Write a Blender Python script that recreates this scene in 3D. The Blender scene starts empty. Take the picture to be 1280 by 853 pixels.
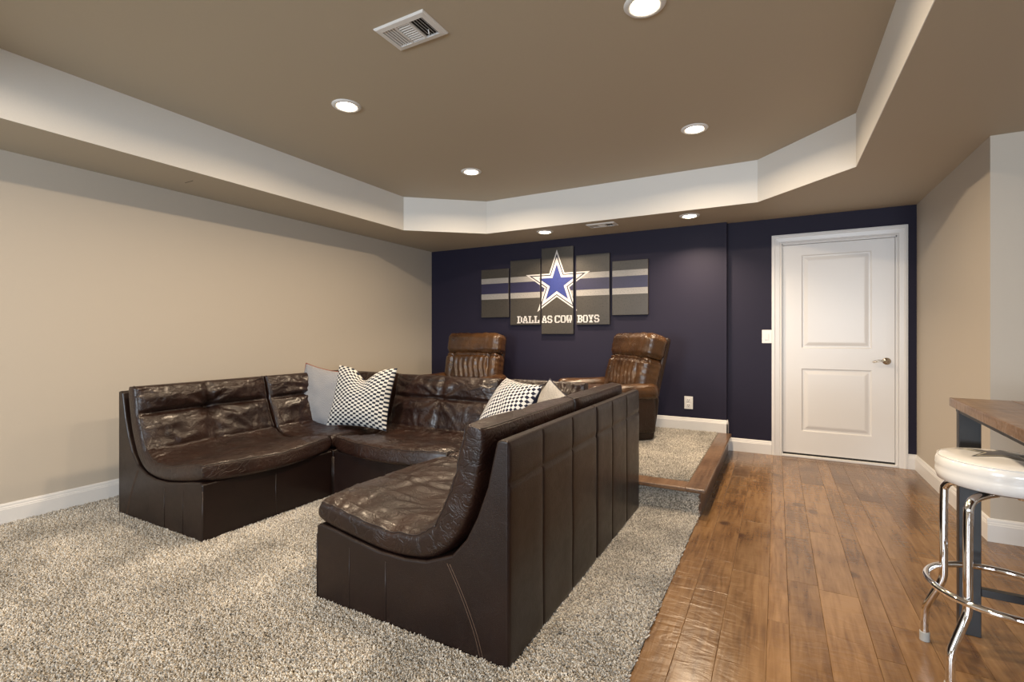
import bpy, bmesh, math, random
from mathutils import Vector, Matrix, Euler, noise
PI = math.pi
sc = bpy.context.scene
C = sc.collection

# ------------------------------------------------------------------ camera
cam_d = bpy.data.cameras.new('camera')
cam = bpy.data.objects.new('camera', cam_d); C.objects.link(cam)
cam.location = (0, 0, 1.22)
cam.rotation_euler = (PI/2, 0, 0.50)
cam_d.sensor_width = 36.0
cam_d.lens = 606.8/1280*36.0
cam_d.shift_y = -0.00645
cam_d.clip_start = 0.02
sc.camera = cam
# ------------------------------------------------------------------ view, world, daylight
sc.view_settings.view_transform = 'Standard'
sc.view_settings.look = 'None'
sc.view_settings.gamma = 1.0
sc.view_settings.use_curve_mapping = False
sc.view_settings.exposure = 0.12
W = bpy.data.worlds.new('world'); sc.world = W; W.use_nodes = True
W.node_tree.nodes['Background'].inputs[0].default_value = (0.70, 0.84, 1.0, 1)
W.node_tree.nodes['Background'].inputs[1].default_value = 1.0
DAY = 155.0        # watts per window
DOWN = 28.0        # watts per downlight
WARM = (1.0, 0.78, 0.54)
WINX = (-2.2, 1.3)
for wx in WINX:
    d = bpy.data.lights.new('window_daylight', 'AREA'); d.shape = 'RECTANGLE'
    d.size = 1.5; d.size_y = 1.35; d.energy = DAY; d.color = (0.80, 0.90, 1.0)
    o = bpy.data.objects.new('window_daylight', d); C.objects.link(o)
    o.location = (wx, -3.47, 1.45)
    o.rotation_euler = (PI/2, 0, 0)                                   # area lights shine along local -Z -> +Y

# ------------------------------------------------------------------ materials
def mat(name, col=(0.8,0.8,0.8), rough=0.5, metal=0.0, spec=0.5, coat=0.0, coat_r=0.1):
    m = bpy.data.materials.new(name); m.use_nodes = True
    b = m.node_tree.nodes['Principled BSDF']
    b.inputs['Base Color'].default_value = (*col, 1)
    b.inputs['Roughness'].default_value = rough
    b.inputs['Metallic'].default_value = metal
    b.inputs['Specular IOR Level'].default_value = spec
    b.inputs['Coat Weight'].default_value = coat
    b.inputs['Coat Roughness'].default_value = coat_r
    return m, m.node_tree, b
def node(nt, t, **k):
    n = nt.nodes.new(t)
    for a, v in k.items():
        if a.startswith('_'): n.inputs[a[1:].replace('_', ' ')].default_value = v
        else: setattr(n, a, v)
    return n
def add_noise(nt, b, scale=20, amt=0.12, bump=0.1, dist=0.01, detail=4, coord='Object', c1=None, c2=None, stretch=(1,1,1), rand=False, rough=None):
    tc = node(nt, 'ShaderNodeTexCoord')
    mp = node(nt, 'ShaderNodeMapping'); mp.inputs['Scale'].default_value = stretch
    nt.links.new(tc.outputs[coord], mp.inputs[0])
    src = mp.outputs[0]
    if rand:
        oi = node(nt, 'ShaderNodeObjectInfo'); vm = node(nt, 'ShaderNodeVectorMath', operation='SCALE'); vm.inputs['Scale'].default_value = 37.0
        cx = node(nt, 'ShaderNodeCombineXYZ')
        for i in range(3): nt.links.new(oi.outputs['Random'], cx.inputs[i])
        nt.links.new(cx.outputs[0], vm.inputs[0])
        ad = node(nt, 'ShaderNodeVectorMath', operation='ADD'); nt.links.new(src, ad.inputs[0]); nt.links.new(vm.outputs[0], ad.inputs[1]); src = ad.outputs[0]
    nz = node(nt, 'ShaderNodeTexNoise', _Scale=scale, _Detail=detail)
    nt.links.new(src, nz.inputs['Vector'])
    if c1:
        r = node(nt, 'ShaderNodeValToRGB'); r.color_ramp.elements[0].position = 0.3; r.color_ramp.elements[1].position = 0.7
        r.color_ramp.elements[0].color = (*c1, 1); r.color_ramp.elements[1].color = (*c2, 1)
        nt.links.new(nz.outputs[0], r.inputs[0]); nt.links.new(r.outputs[0], b.inputs['Base Color'])
    if bump:
        bp = node(nt, 'ShaderNodeBump', _Strength=bump, _Distance=dist)
        nt.links.new(nz.outputs[0], bp.inputs['Height']); nt.links.new(bp.outputs[0], b.inputs['Normal'])
    return nz, src

def paint(name, col, rough=0.6, bump=0.06):
    m, nt, b = mat(name, col, rough)
    add_noise(nt, b, 260, bump=bump, dist=0.002, c1=tuple(c*0.985 for c in col), c2=tuple(min(1,c*1.015) for c in col))
    return m
M = {}
M['greige'] = paint('greige_paint', (0.47, 0.42, 0.355))
M['taupe'] = paint('taupe_ceiling_paint', (0.455, 0.39, 0.295))
M['tray'] = paint('cream_tray_paint', (0.71, 0.69, 0.65))
M['navy'] = paint('navy_paint', (0.0105, 0.0085, 0.024), 0.65)
M['navy'].node_tree.nodes['Principled BSDF'].inputs['Specular IOR Level'].default_value = 0.3
M['white'] = paint('white_trim_paint', (0.69, 0.68, 0.67), 0.32, 0.02)
M['plastic'] = mat('white_plastic', (0.72, 0.71, 0.69), 0.35)[0]
M['dark'] = mat('dark_void', (0.012, 0.011, 0.010), 0.8)[0]
M['chrome'] = mat('chrome', (0.86, 0.86, 0.87), 0.06, 1.0)[0]
M['nickel'] = mat('satin_nickel', (0.50, 0.44, 0.36), 0.25, 1.0)[0]
m, nt, b = mat('black_steel', (0.013, 0.013, 0.015), 0.35); add_noise(nt, b, 90, bump=0.08, dist=0.002); M['steel'] = m
m, nt, b = mat('white_vinyl', (0.74, 0.74, 0.73), 0.22, coat=0.4); add_noise(nt, b, 14, bump=0.12, dist=0.01, detail=2); M['vinyl'] = m
M['rubber'] = mat('grey_rubber', (0.33, 0.33, 0.32), 0.6)[0]
M['print_dark'] = mat('star_print_dark', (0.045, 0.045, 0.055), 0.3)[0]
M['print_cream'] = mat('star_print_cream', (0.55, 0.52, 0.42), 0.3)[0]
m, nt, b = mat('lamp_lens', (1, 1, 1), 0.4)
b.inputs['Emission Color'].default_value = (1.0, 0.86, 0.64, 1); b.inputs['Emission Strength'].default_value = 16.0
M['lens'] = m

def leather(name, c1, c2, rough=0.36, coat=0.25, crease=1.0):
    m, nt, b = mat(name, c1, rough, spec=0.36, coat=coat, coat_r=0.22)
    tc = node(nt, 'ShaderNodeTexCoord')
    n1 = node(nt, 'ShaderNodeTexNoise', _Scale=5.0, _Detail=6.0)
    n2 = node(nt, 'ShaderNodeTexVoronoi', _Scale=260.0)
    n3 = node(nt, 'ShaderNodeTexNoise', _Scale=14.0, _Detail=3.0, _Distortion=1.2)
    for n in (n1, n2, n3): nt.links.new(tc.outputs['Object'], n.inputs['Vector'])
    r = node(nt, 'ShaderNodeValToRGB'); r.color_ramp.elements[0].position = 0.35; r.color_ramp.elements[1].position = 0.68
    r.color_ramp.elements[0].color = (*c1, 1); r.color_ramp.elements[1].color = (*c2, 1)
    nt.links.new(n1.outputs[0], r.inputs[0]); nt.links.new(r.outputs[0], b.inputs['Base Color'])
    rr = node(nt, 'ShaderNodeMapRange'); rr.inputs['To Min'].default_value = rough-0.07; rr.inputs['To Max'].default_value = rough+0.12
    nt.links.new(n3.outputs[0], rr.inputs[0]); nt.links.new(rr.outputs[0], b.inputs['Roughness'])
    b1 = node(nt, 'ShaderNodeBump', _Strength=0.25, _Distance=0.0015); nt.links.new(n2.outputs['Distance'], b1.inputs['Height'])
    b2 = node(nt, 'ShaderNodeBump', _Strength=0.12*crease, _Distance=0.012); nt.links.new(n3.outputs[0], b2.inputs['Height'])
    nt.links.new(b1.outputs[0], b2.inputs['Normal'])
    # sharp little creases: ridges of a distorted noise
    n4 = node(nt, 'ShaderNodeTexNoise', _Scale=9.0, _Detail=4.0, _Distortion=2.2); nt.links.new(tc.outputs['Object'], n4.inputs['Vector'])
    ab = node(nt, 'ShaderNodeMath', operation='SUBTRACT'); ab.inputs[1].default_value = 0.5; nt.links.new(n4.outputs[0], ab.inputs[0])
    ab2 = node(nt, 'ShaderNodeMath', operation='ABSOLUTE'); nt.links.new(ab.outputs[0], ab2.inputs[0])
    mr4 = node(nt, 'ShaderNodeMapRange'); mr4.inputs['From Min'].default_value = 0.0; mr4.inputs['From Max'].default_value = 0.06; nt.links.new(ab2.outputs[0], mr4.inputs[0])
    b4 = node(nt, 'ShaderNodeBump', _Strength=0.40*crease, _Distance=0.004); nt.links.new(mr4.outputs[0], b4.inputs['Height'])
    nt.links.new(b2.outputs[0], b4.inputs['Normal']); nt.links.new(b4.outputs[0], b.inputs['Normal'])
    return m
M['leather'] = leather('dark_brown_leather', (0.0100, 0.0035, 0.0024), (0.022, 0.0085, 0.0050), 0.35, 0.25)
M['leather_base'] = leather('dark_brown_leather_panels', (0.0085, 0.0032, 0.0023), (0.0125, 0.0050, 0.0034), 0.38, 0.15, 0.12)
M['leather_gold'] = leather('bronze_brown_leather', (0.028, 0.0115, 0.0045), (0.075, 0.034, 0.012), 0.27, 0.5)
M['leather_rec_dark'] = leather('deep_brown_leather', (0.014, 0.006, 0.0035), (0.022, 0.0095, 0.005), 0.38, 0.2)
M['stitch'] = mat('tan_stitching', (0.10, 0.058, 0.036), 0.6)[0]
M['piping'] = mat('dark_leather_piping', (0.018, 0.010, 0.008), 0.4)[0]

# wood
def wood(name, c1, c2, c3, rough=0.32, axis='Y', coat=0.2, knots=True, var=0.35):
    m, nt, b = mat(name, c1, rough, coat=coat, coat_r=0.15)
    tc = node(nt, 'ShaderNodeTexCoord'); oi = node(nt, 'ShaderNodeObjectInfo')
    sc_ = node(nt, 'ShaderNodeVectorMath', operation='SCALE'); sc_.inputs['Scale'].default_value = 53.0
    cx = node(nt, 'ShaderNodeCombineXYZ')
    for i in range(3): nt.links.new(oi.outputs['Random'], cx.inputs[i])
    nt.links.new(cx.outputs[0], sc_.inputs[0])
    ad = node(nt, 'ShaderNodeVectorMath', operation='ADD'); nt.links.new(tc.outputs['Object'], ad.inputs[0]); nt.links.new(sc_.outputs[0], ad.inputs[1])
    def nz(scale, stretch, detail=5, dist=0.0):
        mp = node(nt, 'ShaderNodeMapping'); mp.inputs['Scale'].default_value = stretch
        nt.links.new(ad.outputs[0], mp.inputs[0])
        n = node(nt, 'ShaderNodeTexNoise', _Scale=scale, _Detail=detail, _Distortion=dist); nt.links.new(mp.outputs[0], n.inputs['Vector']); return n
    st = (1, 0.09, 1) if axis == 'Y' else (0.09, 1, 1)
    g = nz(46, st, 6, 0.6); blot = nz(3.6, (1, 0.5, 1) if axis == 'Y' else (0.5, 1, 1), 4, 0.5); scr = nz(20, (0.35, 1, 1) if axis == 'Y' else (1, 0.35, 1), 3, 1.0)
    r = node(nt, 'ShaderNodeValToRGB'); e = r.color_ramp.elements
    e[0].position = 0.36; e[0].color = (*c3, 1); e[1].position = 0.63; e[1].color = (*c2, 1)
    k = e.new(0.5); k.color = (*c1, 1)
    mixf = node(nt, 'ShaderNodeMath', operation='MULTIPLY_ADD'); mixf.inputs[1].default_value = 0.44
    nt.links.new(g.outputs[0], mixf.inputs[0])
    mb = node(nt, 'ShaderNodeMath', operation='MULTIPLY'); mb.inputs[1].default_value = 0.56; nt.links.new(blot.outputs[0], mb.inputs[0]); nt.links.new(mb.outputs[0], mixf.inputs[2])
    nt.links.new(mixf.outputs[0], r.inputs[0])
    hs = node(nt, 'ShaderNodeHueSaturation'); mr = node(nt, 'ShaderNodeMapRange'); mr.inputs['To Min'].default_value = 1-var; mr.inputs['To Max'].default_value = 1+var*0.55
    nt.links.new(oi.outputs['Random'], mr.inputs[0]); nt.links.new(mr.outputs[0], hs.inputs['Value']); nt.links.new(r.outputs[0], hs.inputs['Color'])
    out = hs.outputs[0]
    if knots:
        mp = node(nt, 'ShaderNodeMapping'); mp.inputs['Scale'].default_value = (1, 0.75, 1); nt.links.new(ad.outputs[0], mp.inputs[0])
        v = node(nt, 'ShaderNodeTexVoronoi', _Scale=2.4); nt.links.new(mp.outputs[0], v.inputs['Vector'])
        vr = node(nt, 'ShaderNodeMapRange'); vr.inputs['From Min'].default_value = 0.03; vr.inputs['From Max'].default_value = 0.10
        vr.inputs['To Min'].default_value = 0.75; vr.inputs['To Max'].default_value = 0.0
        nt.links.new(v.outputs['Distance'], vr.inputs[0])
        mx = node(nt, 'ShaderNodeMixRGB'); mx.inputs[2].default_value = (0.035, 0.013, 0.006, 1)
        nt.links.new(vr.outputs[0], mx.inputs[0]); nt.links.new(out, mx.inputs[1]); out = mx.outputs[0]
    nt.links.new(out, b.inputs['Base Color'])
    b1 = node(nt, 'ShaderNodeBump', _Strength=0.18, _Distance=0.003); nt.links.new(g.outputs[0], b1.inputs['Height'])
    b2 = node(nt, 'ShaderNodeBump', _Strength=0.30, _Distance=0.010); nt.links.new(scr.outputs[0], b2.inputs['Height'])
    nt.links.new(b1.outputs[0], b2.inputs['Normal']); nt.links.new(b2.outputs[0], b.inputs['Normal'])
    return m
M['wood'] = wood('scraped_maple', (0.190, 0.102, 0.041), (0.260, 0.150, 0.068), (0.105, 0.050, 0.018), 0.27, var=0.17)
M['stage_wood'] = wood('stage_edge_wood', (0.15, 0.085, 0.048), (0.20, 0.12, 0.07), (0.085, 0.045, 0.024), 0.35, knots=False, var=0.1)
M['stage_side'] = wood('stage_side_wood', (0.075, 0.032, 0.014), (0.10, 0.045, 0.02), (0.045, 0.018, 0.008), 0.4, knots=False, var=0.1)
M['table_wood'] = wood('rustic_table_wood', (0.130, 0.066, 0.029), (0.20, 0.115, 0.058), (0.05, 0.021, 0.009), 0.3, knots=True, var=0.1)

# carpet
def carpet_mat(name, lo, hi):
    m, nt, b = mat(name, lo, 0.95, spec=0.1)
    oi = node(nt, 'ShaderNodeObjectInfo'); ge = node(nt, 'ShaderNodeNewGeometry')
    n = node(nt, 'ShaderNodeTexNoise', _Scale=3.0, _Detail=6.0); nt.links.new(ge.outputs['Position'], n.inputs['Vector'])
    r = node(nt, 'ShaderNodeValToRGB'); e = r.color_ramp.elements
    e[0].position = 0.0; e[0].color = (*lo, 1); e[1].position = 1.0; e[1].color = (*hi, 1)
    nt.links.new(oi.outputs['Random'], r.inputs[0])
    mr = node(nt, 'ShaderNodeMapRange'); mr.inputs['From Min'].default_value = 0.35; mr.inputs['From Max'].default_value = 0.65
    mr.inputs['To Min'].default_value = 0.80; mr.inputs['To Max'].default_value = 1.20; nt.links.new(n.outputs[0], mr.inputs[0])  # mottled value: light and dark of leaning pile put into the colour
    hs = node(nt, 'ShaderNodeHueSaturation'); nt.links.new(r.outputs[0], hs.inputs['Color']); nt.links.new(mr.outputs[0], hs.inputs['Value'])
    nt.links.new(hs.outputs[0], b.inputs['Base Color'])
    b.inputs['Sheen Weight'].default_value = 0.2
    return m
M['tuft'] = carpet_mat('carpet_tufts', (0.23, 0.21, 0.182), (0.63, 0.59, 0.525))
m, nt, b = mat('carpet_backing', (0.20, 0.175, 0.14), 1.0, spec=0.05); add_noise(nt, b, 150, bump=0.8, dist=0.01, c1=(0.13,0.115,0.09), c2=(0.33,0.30,0.25)); M['backing'] = m

# fabrics (pattern from UV)
def weave_bump(nt, b, s=420):
    uv = node(nt, 'ShaderNodeTexCoord')
    n = node(nt, 'ShaderNodeTexNoise', _Scale=s, _Detail=2.0); nt.links.new(uv.outputs['UV'], n.inputs['Vector'])
    bp = node(nt, 'ShaderNodeBump', _Strength=0.35, _Distance=0.003); nt.links.new(n.outputs[0], bp.inputs['Height']); nt.links.new(bp.outputs[0], b.inputs['Normal'])
    return uv
def linen(name, c1, c2):
    m, nt, b = mat(name, c1, 0.9, spec=0.15); uv = weave_bump(nt, b)
    n = node(nt, 'ShaderNodeTexNoise', _Scale=150.0, _Detail=3.0); mp = node(nt, 'ShaderNodeMapping'); mp.inputs['Scale'].default_value = (1, 0.5, 1)
    nt.links.new(uv.outputs['UV'], mp.inputs[0]); nt.links.new(mp.outputs[0], n.inputs['Vector'])
    r = node(nt, 'ShaderNodeValToRGB'); r.color_ramp.elements[0].position = 0.38; r.color_ramp.elements[1].position = 0.62
    r.color_ramp.elements[0].color = (*c1, 1); r.color_ramp.elements[1].color = (*c2, 1)
    nt.links.new(n.outputs[0], r.inputs[0]); nt.links.new(r.outputs[0], b.inputs['Base Color']); return m
M['linen'] = linen('grey_linen', (0.15, 0.155, 0.17), (0.34, 0.34, 0.35))
M['linen_pale'] = linen('pale_grey_linen', (0.23, 0.23, 0.235), (0.46, 0.45, 0.44))
def block_mat(name, nu, nv, light, dark, rot=0.0, duty=0.5, line=0.0):
    m, nt, b = mat(name, light, 0.9, spec=0.15); uv = weave_bump(nt, b)
    mp = node(nt, 'ShaderNodeMapping'); mp.inputs['Scale'].default_value = (nu, nv, 1); mp.inputs['Rotation'].default_value = (0, 0, rot)
    nt.links.new(uv.outputs['UV'], mp.inputs[0])
    sp = node(nt, 'ShaderNodeSeparateXYZ'); nt.links.new(mp.outputs[0], sp.inputs[0])
    def mth(op, a, c=None):
        q = node(nt, 'ShaderNodeMath', operation=op)
        for i, v in enumerate((a, c)):
            if v is None: continue
            if isinstance(v, (int, float)): q.inputs[i].default_value = v
            else: nt.links.new(v, q.inputs[i])
        return q.outputs[0]
    fx = mth('FLOOR', sp.outputs[0]); fy = mth('FLOOR', sp.outputs[1])
    par = mth('FLOORED_MODULO', mth('ADD', fx, fy), 2.0)
    if line:
        ly = mth('LESS_THAN', mth('FRACT', sp.outputs[1]), line); lx = mth('LESS_THAN', mth('FRACT', sp.outputs[0]), line*0.35)
        keep = mth('SUBTRACT', 1.0, mth('MAXIMUM', lx, ly)); par = mth('MULTIPLY', par, keep)
    mx = node(nt, 'ShaderNodeMixRGB'); mx.inputs[1].default_value = (*light, 1); mx.inputs[2].default_value = (*dark, 1)
    nt.links.new(par, mx.inputs[0]); nt.links.new(mx.outputs[0], b.inputs['Base Color'])
    return m
M['blocks'] = block_mat('woven_block_fabric', 20, 29, (0.55, 0.54, 0.51), (0.018, 0.022, 0.035), line=0.05)
M['checks'] = block_mat('diamond_check_fabric', 25, 25, (0.60, 0.59, 0.58), (0.018, 0.020, 0.038), rot=0.35, line=0.07)
M['navy_cloth'] = mat('navy_cloth', (0.012, 0.014, 0.045), 0.9)[0]
M['rust'] = mat('rust_piping', (0.20, 0.055, 0.03), 0.8)[0]
M['navy_piping'] = mat('navy_piping', (0.02, 0.02, 0.035), 0.8)[0]

# canvas inks
def ink(name, col, amt=0.5, scale=60, rough=0.42):
    m, nt, b = mat(name, col, rough)
    tc = node(nt, 'ShaderNodeTexCoord')
    n = node(nt, 'ShaderNodeTexNoise', _Scale=scale, _Detail=6.0); nt.links.new(tc.outputs['Object'], n.inputs['Vector'])
    n2 = node(nt, 'ShaderNodeTexNoise', _Scale=2.2, _Detail=3.0); nt.links.new(tc.outputs['Object'], n2.inputs['Vector'])
    r = node(nt, 'ShaderNodeValToRGB'); e = r.color_ramp.elements; e[0].position = 0.34; e[1].position = 0.44
    e[0].color = (*[c*(1-amt) for c in col], 1); e[1].color = (*col, 1)
    nt.links.new(n.outputs[0], r.inputs[0])
    hs = node(nt, 'ShaderNodeHueSaturation'); mr = node(nt, 'ShaderNodeMapRange'); mr.inputs['To Min'].default_value = 0.6; mr.inputs['To Max'].default_value = 1.4
    nt.links.new(n2.outputs[0], mr.inputs[0]); nt.links.new(mr.outputs[0], hs.inputs['Value']); nt.links.new(r.outputs[0], hs.inputs['Color'])
    nt.links.new(hs.outputs[0], b.inputs['Base Color'])
    return m
M['ink_bg'] = ink('canvas_charcoal', (0.038, 0.033, 0.027), 0.5)
M['ink_silver'] = ink('canvas_silver', (0.27, 0.26, 0.25), 0.55, 120)
M['ink_navy'] = ink('canvas_navy', (0.018, 0.017, 0.055), 0.3)
M['ink_blue'] = ink('canvas_star_blue', (0.018, 0.030, 0.16), 0.25, 50)
M['ink_white'] = ink('canvas_star_white', (0.50, 0.49, 0.49), 0.12, 60)
M['ink_line'] = ink('canvas_star_outline', (0.016, 0.012, 0.028), 0.2)

# ------------------------------------------------------------------ helpers
def link(name, me, m, parent=None):
    o = bpy.data.objects.new(name, me); C.objects.link(o)
    if m is not None: me.materials.append(m)
    if parent is not None: o.parent = parent
    return o
def obj(name, bm, m, parent=None, smooth=False, bevel=0.0, seg=2):
    bmesh.ops.recalc_face_normals(bm, faces=bm.faces)
    me = bpy.data.meshes.new(name); bm.to_mesh(me); bm.free()
    if smooth:
        for p in me.polygons: p.use_smooth = True
    o = link(name, me, m, parent)
    if bevel:
        md = o.modifiers.new('bevel', 'BEVEL'); md.width = bevel; md.segments = seg; md.limit_method = 'ANGLE'; md.angle_limit = 0.7
    return o
def pydata(name, vs, fs, m, parent=None, smooth=False, uvs=None):
    me = bpy.data.meshes.new(name); me.from_pydata([tuple(v) for v in vs], [], fs); me.update()
    if uvs:
        ul = me.uv_layers.new(name='UVMap')
        for l in me.loops: ul.data[l.index].uv = uvs[l.vertex_index]
    if smooth:
        for p in me.polygons: p.use_smooth = True
    return link(name, me, m, parent)
def box(bm, x0, x1, y0, y1, z0, z1, mtx=None):
    vs = [bm.verts.new((x, y, z)) for x in (x0, x1) for y in (y0, y1) for z in (z0, z1)]
    for f in ((0,1,3,2),(4,6,7,5),(0,4,5,1),(2,3,7,6),(0,2,6,4),(1,5,7,3)): bm.faces.new([vs[i] for i in f])
    if mtx: bmesh.ops.transform(bm, matrix=mtx, verts=vs)
def boxo(name, d, m, parent=None, bevel=0.0, seg=2):
    bm = bmesh.new(); box(bm, *d); return obj(name, bm, m, parent, bevel=bevel, seg=seg)
def prism(bm, pts, f0, f1):          # polygon pts, extruded between two mapping functions
    a = [bm.verts.new(f0(*p)) for p in pts]; c = [bm.verts.new(f1(*p)) for p in pts]
    bm.faces.new(a); bm.faces.new(c[::-1]); n = len(pts)
    for i in range(n): bm.faces.new((a[i], a[(i+1) % n], c[(i+1) % n], c[i]))
def smooth_path(pts, n=6, closed=False):
    P = [Vector(p) for p in pts]; out = []; L = len(P)
    rng = range(L) if closed else range(L-1)
    for i in rng:
        p0 = P[(i-1) % L] if closed or i > 0 else P[0]; p1 = P[i]; p2 = P[(i+1) % L]; p3 = P[(i+2) % L] if closed or i+2 < L else P[-1]
        for k in range(n):
            t = k/n
            out.append(0.5*((2*p1)+(p2-p0)*t+(2*p0-5*p1+4*p2-p3)*t*t+(3*p1-3*p2+p3-p0)*t**3))
    if not closed: out.append(P[-1])
    return out
def tube(bm, pts, r, seg=10, closed=False, cap=True):
    P = [Vector(p) for p in pts]; n = len(P); rings = []; up = None
    for i in range(n):
        a = P[(i-1) % n] if closed or i > 0 else P[i]; c = P[(i+1) % n] if closed or i < n-1 else P[i]
        t = (c-a).normalized()
        if up is None:
            up = Vector((0, 0, 1)) if abs(t.z) < 0.9 else Vector((1, 0, 0))
        up = (up - t*up.dot(t)).normalized(); s = t.cross(up)
        rr = r[i] if isinstance(r, (list, tuple)) else r
        rings.append([bm.verts.new(P[i]+(up*math.cos(2*PI*k/seg)+s*math.sin(2*PI*k/seg))*rr) for k in range(seg)])
    for i in range(n if closed else n-1):
        a, c = rings[i], rings[(i+1) % n]
        for k in range(seg): bm.faces.new((a[k], a[(k+1) % seg], c[(k+1) % seg], c[k]))
    if cap and not closed: bm.faces.new(rings[0][::-1]); bm.faces.new(rings[-1])
def tubeo(name, pts, r, m, parent=None, seg=10, closed=False):
    bm = bmesh.new(); tube(bm, pts, r, seg, closed); return obj(name, bm, m, parent, smooth=True)
def lathe(bm, prof, cx=0, cy=0, seg=32, z0=0):
    rings = []
    for r, z in prof:
        rings.append([bm.verts.new((cx+r*math.cos(2*PI*k/seg), cy+r*math.sin(2*PI*k/seg), z0+z)) for k in range(seg)] if r > 1e-6 else [bm.verts.new((cx, cy, z0+z))])
    for a, c in zip(rings, rings[1:]):
        for k in range(seg):
            k2 = (k+1) % seg
            if len(a) == 1 and len(c) == 1: continue
            if len(a) == 1: bm.faces.new((a[0], c[k], c[k2]))
            elif len(c) == 1: bm.faces.new((a[k], a[k2], c[0]))
            else: bm.faces.new((a[k], a[k2], c[k2], c[k]))
def thing(name, label, cat, loc=(0,0,0), rz=0, group=None):
    o = bpy.data.objects.new(name, None); C.objects.link(o); o.empty_display_size = 0.1
    o.location = loc; o.rotation_euler = (0, 0, rz); o['label'] = label; o['category'] = cat
    if group: o['group'] = group
    return o
def tag(o, label, cat, group=None):
    o['label'] = label; o['category'] = cat
    if group: o['group'] = group
    return o
def struct(o, label=None, cat=None):
    o['kind'] = 'structure'
    if label: o['label'] = label
    if cat: o['category'] = cat
    return o
def copy_tree(o, parent=None):
    c = o.copy(); C.objects.link(c)
    if parent is not None: c.parent = parent
    for ch in [x for x in bpy.data.objects if x.parent == o and x != c]: copy_tree(ch, c)
    return c

# ------------------------------------------------------------------ room shell
XL, XR, YB, YD, YR, YF, XE = -4.32, 1.104, 5.52, 5.59, 3.87, -3.5, 4.2
XJ = -0.463; ZS, ZT = 2.393, 2.767; XC = -0.462; CZ = 0.012
T = 0.12
floor = struct(boxo('floor', (XL-T, XE+T, YF-T, YD+T, -0.15, -0.018), M['backing']), 'hardwood and carpet floor of the basement room', 'floor')
cf = struct(boxo('floor_carpet_base', (XL, XC, YF, 3.46, -0.018, 0.006), M['backing'], floor))
cf.name = 'carpet_backing'
# planks
random.seed(11)
row_w = [0.116, 0.142, 0.168, 0.080, 0.130, 0.157, 0.088]
x = XC; i = 0; plank_cache = {}
def plank_mesh(w, l):
    bm = bmesh.new(); c = 0.0013
    z0, z1 = -0.018, 0.0
    lo = [bm.verts.new(p) for p in ((0,0,z0),(w,0,z0),(w,l,z0),(0,l,z0))]
    mi = [bm.verts.new(p) for p in ((0,0,z1-c),(w,0,z1-c),(w,l,z1-c),(0,l,z1-c))]
    hi = [bm.verts.new(p) for p in ((c,c,z1),(w-c,c,z1),(w-c,l-c,z1),(c,l-c,z1))]
    bm.faces.new(lo[::-1]); bm.faces.new(hi)
    for a, d in ((lo, mi), (mi, hi)):
        for k in range(4): bm.faces.new((a[k], a[(k+1)%4], d[(k+1)%4], d[k]))
    me = bpy.data.meshes.new('plank'); bm.to_mesh(me); bm.free(); me.materials.append(M['wood']); return me
starts = {0: 0.46, 1: 0.34}
known = {0: [2.558], 1: [2.838], 2: [3.523, 5.20], 3: [2.351, 3.31], 4: [3.374, 2.775], 5: [3.52, 2.74], 6: [3.88]}
while x < 2.3:
    w = row_w[i % 7]
    cuts = [YF]
    kn = sorted(known.get(i, []))
    y = -0.2 - random.random()*0.5
    cuts.append(y)
    ends = []
    while y < YD-0.35:
        l = random.choice((0.55, 0.75, 0.95, 1.2, 1.35))*random.uniform(0.9, 1.1)
        y2 = y + l
        for kx in kn:
            if y+0.3 < kx < y2+0.35: y2 = kx; break
        if y2 > YD-0.3: y2 = YD
        ends.append((y, y2)); y = y2
    if ends[-1][1] < YD: ends.append((ends[-1][1], YD))
    for (a, d) in ends:
        ww = w
        if x > XR-0.02 and a > YR-0.05: continue
        if x > XR-0.02 and d > YR: d = YR
        o = bpy.data.objects.new('plank', plank_mesh(ww-0.0006, d-a-0.0006)); C.objects.link(o); o.parent = floor
        o.location = (x+0.0003, a+0.0003, random.uniform(-0.0004, 0.0003))
    x += w; i += 1
XW = x
struct(boxo('wood_subfloor', (XC, XE, YF, -0.75, -0.018, -0.001), M['wood'], floor))
struct(boxo('wood_subfloor', (XW, XE, -0.75, YR, -0.018, -0.001), M['wood'], floor))

def wall(name, d, m): return struct(boxo(name, d, m))
wall('wall_left', (XL-T, XL, YF-T, YB, -0.02, ZS), M['greige'])
wall('wall_back', (XL-T, XJ, YB, YD+T, -0.02, ZS), M['navy'])
wall('wall_right', (XR, XR+T, YR+T, YD+T, -0.02, ZS), M['greige'])
wall('wall_alcove', (XR, XE+T, YR, YR+T, -0.02, ZS), M['greige'])
wall('wall_side', (XE, XE+T, YF-T, YR+T, -0.02, ZS), M['greige'])
# door wall with opening
DX0, DX1, DZ = 0.040, 0.962, 2.128
bm = bmesh.new()
box(bm, XJ, DX0, YD, YD+T, -0.02, ZS); box(bm, DX1, XR+T, YD, YD+T, -0.02, ZS); box(bm, DX0, DX1, YD, YD+T, DZ, ZS)
struct(obj('wall_door_side', bm, M['navy']))
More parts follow.
